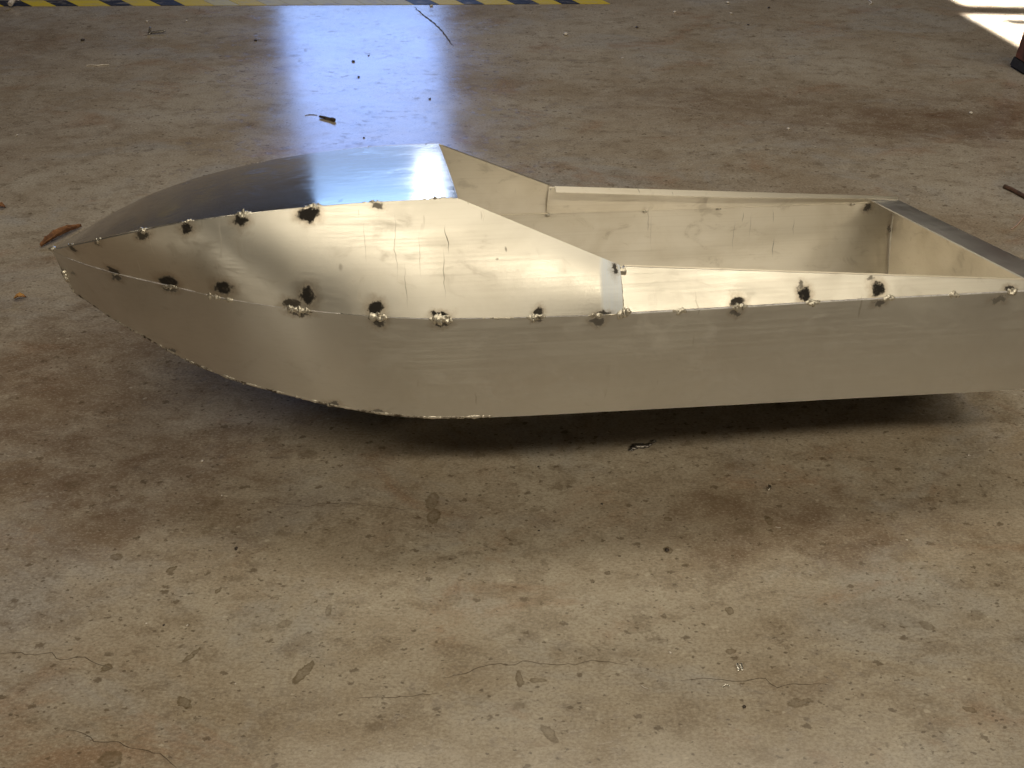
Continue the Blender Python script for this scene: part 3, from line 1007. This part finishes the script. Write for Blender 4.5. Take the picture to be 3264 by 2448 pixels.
def strand(name, pts, rad, mat, label, cat, lift=0.0, seg=8, group=None, taper=True):
    P = [px(*q[:2]) + Vector((0, 0, rad + (q[2] if len(q) > 2 else 0))) for q in pts]
    # smooth
    Q = []
    for i in range(len(P) - 1):
        p0, p1, p2, p3 = P[max(i - 1, 0)], P[i], P[i + 1], P[min(i + 2, len(P) - 1)]
        for k in range(6):
            t = k / 6
            Q.append(0.5 * ((2 * p1) + (p2 - p0) * t + (2 * p0 - 5 * p1 + 4 * p2 - p3) * t * t + (3 * p1 - p0 - 3 * p2 + p3) * t ** 3))
    Q.append(P[-1])
    o0 = Q[0].copy()
    o0.z = 0
    bm = bmesh.new()
    n = len(Q)
    tube(bm, [q - o0 for q in Q], [rad * (0.6 + 0.4 * math.sin(math.pi * (i + .5) / n)) if taper else rad for i in range(n)], seg)
    o = link_mesh(name, bm, mat)
    o.location = o0
    return thing(o, label, cat, group)


# burnt cable clip in the blue light
clip = bpy.data.objects.new('metal_clip', None)
scene.collection.objects.link(clip)
clip.location = px(1045, 384)
thing(clip, 'small dark metal clip with a bright middle, lying in the blue reflection', 'metal clip')


def clip_part(name, x0, y0, x1, y1, r0, r1, mat, lift=0.004):
    a, b = px(x0, y0) - clip.location, px(x1, y1) - clip.location
    bm = bmesh.new()
    up = Vector((0, 0, lift))
    tube(bm, [a + up, a.lerp(b, .33) + up, a.lerp(b, .66) + up, b + up], [r0, (r0 * 2 + r1) / 3 * 1.05, (r0 + 2 * r1) / 3 * 1.05, r1], 10)
    return link_mesh(name, bm, mat, clip)


clip_part('rod', 1019, 376, 1042, 381, .0030, .0036, DARK)
clip_part('sleeve', 1041, 381, 1058, 385, .0037, .0037, STEEL, 0.0042)
clip_part('cap', 1057, 385, 1067, 388, .0042, .0046, DARK, 0.0047)
strand('wire_end', [(972, 369), (990, 366), (1012, 368)], 0.0009, STEEL, 'thin grey wire lying left of the dark clip in the blue light', 'wire')

screw = bpy.data.objects.new('bent_screw', None)
scene.collection.objects.link(screw)
screw.location = px(505, 109)
thing(screw, 'small bent steel screw standing on the far left floor', 'screw')
bm = bmesh.new()
tube(bm, [(-.022, 0, .004), (-.008, 0, .006), (.022, .004, .009)], [.003, .0035, .0025], 8)
link_mesh('shank', bm, STEEL, screw)
bm = bmesh.new()
tube(bm, [(-.026, -.004, .002), (-.022, 0, .012), (-.020, .002, .020)], [.0045, .004, .003], 8)
link_mesh('head', bm, STEEL, screw)

strand('thread', [(276, 210), (292, 209), (312, 210), (330, 208), (349, 208)], 0.0016, WHITE, 'thin pale thread lying on the floor at far left', 'thread')
strand('thread', [(2768, -6), (2772, 4), (2778, 10), (2770, 17)], 0.002, WHITE, 'short curly white thread near the top right of the floor', 'thread')
strand('paper_roll', [(36, 26, .004), (50, 17, .012)], 0.0075, WHITE, 'small white paper roll lying on the hazard tape at left', 'paper scrap', taper=False)
strand('stick', [(3198, 599), (3225, 611), (3262, 631), (3300, 650)], 0.0045, STICK, 'dark thin stick lying on the floor beyond the transom', 'stick', taper=False)
strand('copper_wire', [(3222, 733), (3238, 722), (3250, 709), (3266, 690), (3285, 670)], 0.0015, PINK, 'bent pinkish copper wire on the floor right of the transom', 'wire')
strand('swarf_curl', [(2304, 2193), (2309, 2186), (2317, 2185), (2325, 2189)], 0.0011, BRIGHT, 'bright curved metal shaving on the near floor', 'metal shaving')
strand('swarf_curl', [(2045, 2186), (2054, 2193), (2066, 2196)], 0.0007, WHITE, 'faint pale hair-thin shaving left of the bright ones on the near floor', 'metal shaving')
strand('swarf_curl', [(2472, 1680), (2480, 1683), (2488, 1682)], 0.0006, WHITE, 'tiny pale shaving beside the round ochre stain', 'metal shaving')
strand('weld_spatter', [(2449, 1554, .002), (2451, 1561, .002), (2449, 1568, .002)], 0.0028, BRIGHT, 'bright silver bead of weld spatter on the floor below the stern', 'weld spatter')

# folded foil chip
bm = bmesh.new()
for k in range(2):
    a = px(2346 + 11 * k, 2124)
    sheet(bm, [[px(2346 + 11 * k, 2121) - px(2355, 2130) + Vector((0, 0, .004)), px(2352 + 11 * k, 2121) - px(2355, 2130) + Vector((0, 0, .006))],
               [px(2352 + 11 * k, 2140) - px(2355, 2130) + Vector((0, 0, .001)), px(2358 + 11 * k, 2138) - px(2355, 2130) + Vector((0, 0, .002))]], 0.0006)
o = link_mesh('foil_chip', bm, BRIGHT, smooth=False)
o.location = px(2355, 2130)
thing(o, 'bright folded metal foil chip above the curved shaving on the near floor', 'metal chip')

# swarf in the shadow
bm = bmesh.new()
c0 = px(2050, 1422)
for (x, y, r_) in [(2012, 1436, .003), (2020, 1430, .004), (2030, 1424, .005), (2046, 1424, .005), (2060, 1424, .0035), (2070, 1418, .003), (2082, 1408, .003)]:
    blob(bm, px(x, y) - c0 + Vector((0, 0, r_ * .5)), (r_ * 1.5, r_, r_ * .6), None, 2, .35, x * .1)
o = link_mesh('swarf_clump', bm, STEEL, angle=180)
o.location = c0
thing(o, 'dark clump of metal swarf at the edge of the hull shadow', 'swarf')


# small crumbs, one object each
def crumb(x, y, size, mat, label, group, seed, flat=0.55):
    s = size * px_per(x, y)
    bm = bmesh.new()
    blob(bm, (0, 0, s * flat * .4), (s * .5, s * .42, s * flat * .4), None, 2, .35, seed)
    o = link_mesh('pebble' if mat is DARK else 'white_crumb', bm, mat, angle=180)
    o.location = px(x, y)
    o.rotation_euler.z = seed
    return thing(o, label, 'crumb', group)


def px_per(x, y):
    return (px(x + 1, y) - px(x, y)).length


wl = [(1375, 20, 12, 'pale crumb on the floor right of the bright doorway reflection'),
      (2150, 40, 10, 'small white crumb far back, left of the top right dark pebble'),
      (2319, 10, 12, 'pale crumb at the top edge of the far floor'),
      (1803, 111, 16, 'white chip on the floor right behind the cockpit'),
      (2330, 44, 9, 'white crumb just below the pale top edge crumb'),
      (3094, 362, 13, 'white crumb on the brown soiled floor at far right'),
      (2512, 412, 12, 'pale sliver on the brown floor beyond the cockpit'),
      (595, 68, 8, 'white speck on the floor left of the blue reflection'),
      (469, 69, 8, 'white speck above the bent screw'),
      (1984, 187, 8, 'pale speck in the middle of the far floor'),
      (55, 432, 8, 'white speck near the left edge beyond the bow'),
      (60, 2, 14, 'white crumb above the paper roll at the top left corner'),
      (2136, 2081, 9, 'pale glint speck above the foil chip on the near floor'),
      (467, 1988, 7, 'tiny glinting speck at left on the near floor'),
      (597, 1994, 7, 'tiny glinting speck right of its twin on the near left floor'),
      (645, 1470, 9, 'pale sliver in the shade below the bow'),
      (707, 1580, 6, 'tiny white speck below the hull bow shadow'),
      (2890, 1722, 8, 'white speck on the floor at right in front of the stern'),
      (3088, 1452, 8, 'white speck right of the rusty patch below the stern'),
      (750, 2180, 6, 'pale speck beside the long dark oil mark')]
for i, (x, y, s, lb) in enumerate(wl):
    crumb(x, y, s, WHITE, lb, 'pale crumbs on the floor', i * .7)
dl = [(265, 130, 14, 'dark crumb on the far left floor left of the bent screw'), (815, 130, 11, 'dark crumb at the left edge of the blue reflection'),
      (1127, 197, 11, 'dark pebble in the middle of the blue reflection'), (1175, 178, 6, 'small dark pebble in the blue reflection, right of the bigger one'),
      (1143, 246, 8, 'dark flake low in the blue reflection'), (2030, 89, 10, 'dark round pebble on the far floor right of centre'),
      (2451, 26, 9, 'dark pebble near the top right of the far floor'), (753, 1750, 12, 'black pebble on the floor in front of the bow'),
      (1716, 1488, 7, 'tiny dark pebble at the front of the hull shadow'), (1918, 1607, 8, 'black speck on the floor in front of the cockpit'),
      (2372, 2254, 13, 'dark flake at bottom right of the near floor'), (522, 1993, 8, 'black speck between two glinting specks'),
      (1718, 1692, 7, 'black speck in the middle of the floor'), (2126, 1755, 16, 'brown pebble on the floor below the cockpit'),
      (1370, 316, 9, 'dark speck to the right of the blue reflection'), (1160, 440, 8, 'dark speck just behind the foredeck'),
      (2385, 80, 8, 'dark speck behind the stern far back')]
for i, (x, y, s, lb) in enumerate(dl):
    crumb(x, y, s, DARK, lb, 'dark pebbles on the floor', 20 + i * .9)

# trestle leg at the right edge: rusty square tube with a rubber foot
leg = bpy.data.objects.new('trestle_leg', None)
scene.collection.objects.link(leg)
leg.location = (1.402, 2.520, 0)
leg.rotation_euler = (0, 0, R(12))
thing(leg, 'rusty steel trestle leg with a black rubber foot at the right edge', 'trestle leg')
RUST = simple('rusty_paint', (0.20, 0.075, 0.045), 0.6, 0.0, (0.09, 0.04, 0.03), 30, 0.4)
RUBBER = simple('black_rubber', (0.018, 0.017, 0.018), 0.6, 0.0, (0.03, 0.028, 0.03), 50, 0.2)


def box(bm, cx, cy, z0, z1, hw, hw2=None, bev=0.004):
    hw2 = hw2 or hw
    r = bmesh.ops.create_cube(bm, size=1)
    for v in r['verts']:
        k = hw2 if v.co.z > 0 else hw
        v.co = Vector((cx + v.co.x * 2 * k, cy + v.co.y * 2 * k, z0 if v.co.z < 0 else z1))
    bmesh.ops.bevel(bm, geom=[e for e in bm.edges], offset=bev, segments=2, affect='EDGES')


bm = bmesh.new()
box(bm, 0, 0, 0.025, 0.70, 0.031)
link_mesh('steel_tube', bm, RUST, leg)
bm = bmesh.new()
box(bm, 0, 0, 0.0, 0.032, 0.037, 0.034, 0.006)
link_mesh('rubber_foot', bm, RUBBER, leg)
